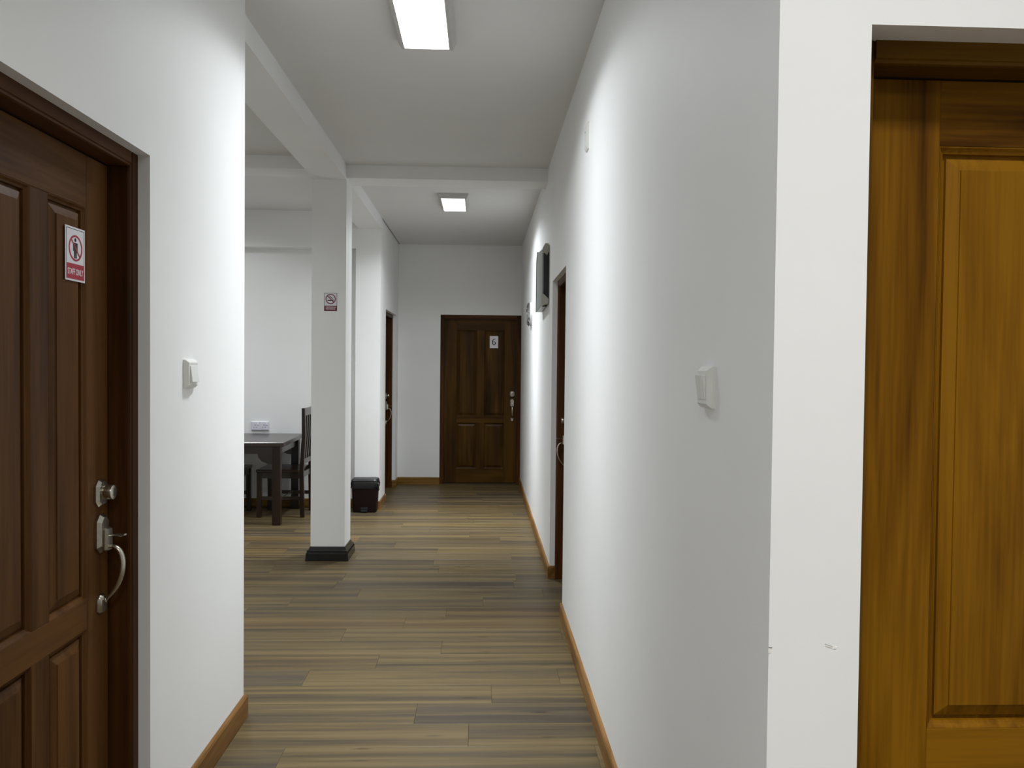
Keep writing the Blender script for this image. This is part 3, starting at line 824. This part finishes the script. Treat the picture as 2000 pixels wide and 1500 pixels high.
# ------------------------------------------------------------------ dining table and chairs
t = empty('dining_table', (-2.240, 7.795, 0), math.radians(2.0)); tag(t, 'dark wooden dining table pushed against the socket wall', 'table')
tw, td, tz = 0.79, 0.98, 0.778
MB().box((-tw / 2, -td / 2, tz - 0.040), (tw / 2, td / 2, tz), 0.004).build('tabletop', M['fux'], t)
for sx in (-1, 1):
    for sy in (-1, 1):
        cx, cy = sx * (tw / 2 - 0.075), sy * (td / 2 - 0.065)
        MB().box((cx - 0.038, cy - 0.038, 0), (cx + 0.038, cy + 0.038, tz - 0.040), 0.003).build('leg', M['fuz'], t)
for sy in (-1, 1):
    y = sy * (td / 2 - 0.065); hx = tw / 2 - 0.075 - 0.038; zt = tz - 0.041
    pts = [(-hx, zt), (hx, zt), (hx, zt - 0.17)] + [(hx - 0.14 * math.sin(a), zt - 0.17 + 0.10 * (1 - math.cos(a))) for a in [math.radians(q) for q in (20, 45, 70, 90)]]
    pts += [(-p[0], p[1]) for p in pts[:1:-1]]
    MB().prism(pts, y - 0.012, y + 0.012, 'y').build('apron', M['fux'], t)
for sx in (-1, 1):
    x = sx * (tw / 2 - 0.075)
    MB().box((x - 0.012, -td / 2 + 0.104, tz - 0.12), (x + 0.012, td / 2 - 0.104, tz - 0.041)).build('apron', M['fux'], t)

def make_chair(label, loc, rz):
    """front towards -X, backrest at +X"""
    c = empty('dining_chair', loc, rz); tag(c, label, 'chair', 'chairs at the dining table')
    hw, x0, x1 = 0.195, -0.225, 0.180
    for sy in (-1, 1):
        y = sy * hw
        MB().box((x0 - 0.022, y - 0.020, 0), (x0 + 0.022, y + 0.020, 0.440), 0.002).build('leg', M['fuz'], c)
        # rear post, raked above the seat
        MB().prism([(x1 - 0.006, 0), (x1 + 0.034, 0), (x1 + 0.026, 0.46), (x1 + 0.044, 0.80), (x1 + 0.036, 1.075), (x1 + 0.006, 1.075), (x1 + 0.008, 0.80), (x1 - 0.014, 0.46)], y - 0.017, y + 0.017, 'y', 0.002).build('rear_post', M['fuz'], c)
        MB().box((x0 + 0.022, y - 0.011, 0.385), (x1 - 0.012, y + 0.011, 0.440)).build('seat_rail', M['fux'], c)
        MB().box((x0 + 0.022, y - 0.010, 0.170), (x1 - 0.006, y + 0.010, 0.205)).build('stretcher', M['fux'], c)
    for x in (x0, x1):
        MB().box((x - 0.011, -hw + 0.018, 0.385), (x + 0.011, hw - 0.018, 0.440)).build('seat_rail', M['fux'], c)
    MB().box((-0.010, -hw + 0.010, 0.176), (0.010, hw - 0.010, 0.200)).build('stretcher', M['fux'], c)
    MB().box((x0 - 0.030, -hw - 0.022, 0.441), (x1 - 0.016, hw + 0.022, 0.470), 0.006, 2).build('seat', M['fux'], c)
    MB().prism([(x1 + 0.006, 1.000), (x1 + 0.034, 1.000), (x1 + 0.032, 1.072), (x1 + 0.010, 1.072)], -hw + 0.017, hw - 0.017, 'y').build('top_rail', M['fux'], c)
    MB().box((x1 - 0.002, -hw + 0.017, 0.520), (x1 + 0.022, hw - 0.017, 0.570)).build('lower_rail', M['fux'], c)
    for k in range(4):
        y = -0.135 + k * 0.09
        MB().prism([(x1 + 0.002, 0.565), (x1 + 0.016, 0.565), (x1 + 0.034, 0.80), (x1 + 0.026, 1.004), (x1 + 0.014, 1.004), (x1 + 0.020, 0.80)], y - 0.019, y + 0.019, 'y').build('back_slat', M['fuz'], c)
    return c
make_chair('high-backed dark wooden chair at the table end beside the column', (-1.945, 7.94, 0), 0)
make_chair('dark wooden chair mostly hidden behind the white corner, across the table', (-2.600, 7.90, 0), math.pi)

# ------------------------------------------------------------------ small paint chips on the lobby wall
wf = bpy.data.objects['wall_right_front']
for pts in ([(0.594, 1.038), (0.606, 1.0335), (0.6055, 1.0310), (0.593, 1.0345)], [(0.609, 1.0325), (0.614, 1.0330), (0.613, 1.0295), (0.608, 1.0295)],
            [(0.4945, 1.032), (0.499, 1.031), (0.4985, 1.023), (0.4945, 1.022)]):
    MB().prism(pts, YR + 0.0004, YR - 0.0006, 'y').build('paint_chip', M['chip'], wf)
MB().prism([(0.593, 1.0386), (0.606, 1.0342), (0.606, 1.0335), (0.593, 1.0379)], YR + 0.0004, YR - 0.0008, 'y').build('chip_edge', M['unit_grey'], wf)
MB().box((0.4950, YR - 0.0008, 1.0318), (0.5010, YR + 0.0004, 1.0334)).build('chip_edge', M['unit_grey'], wf)
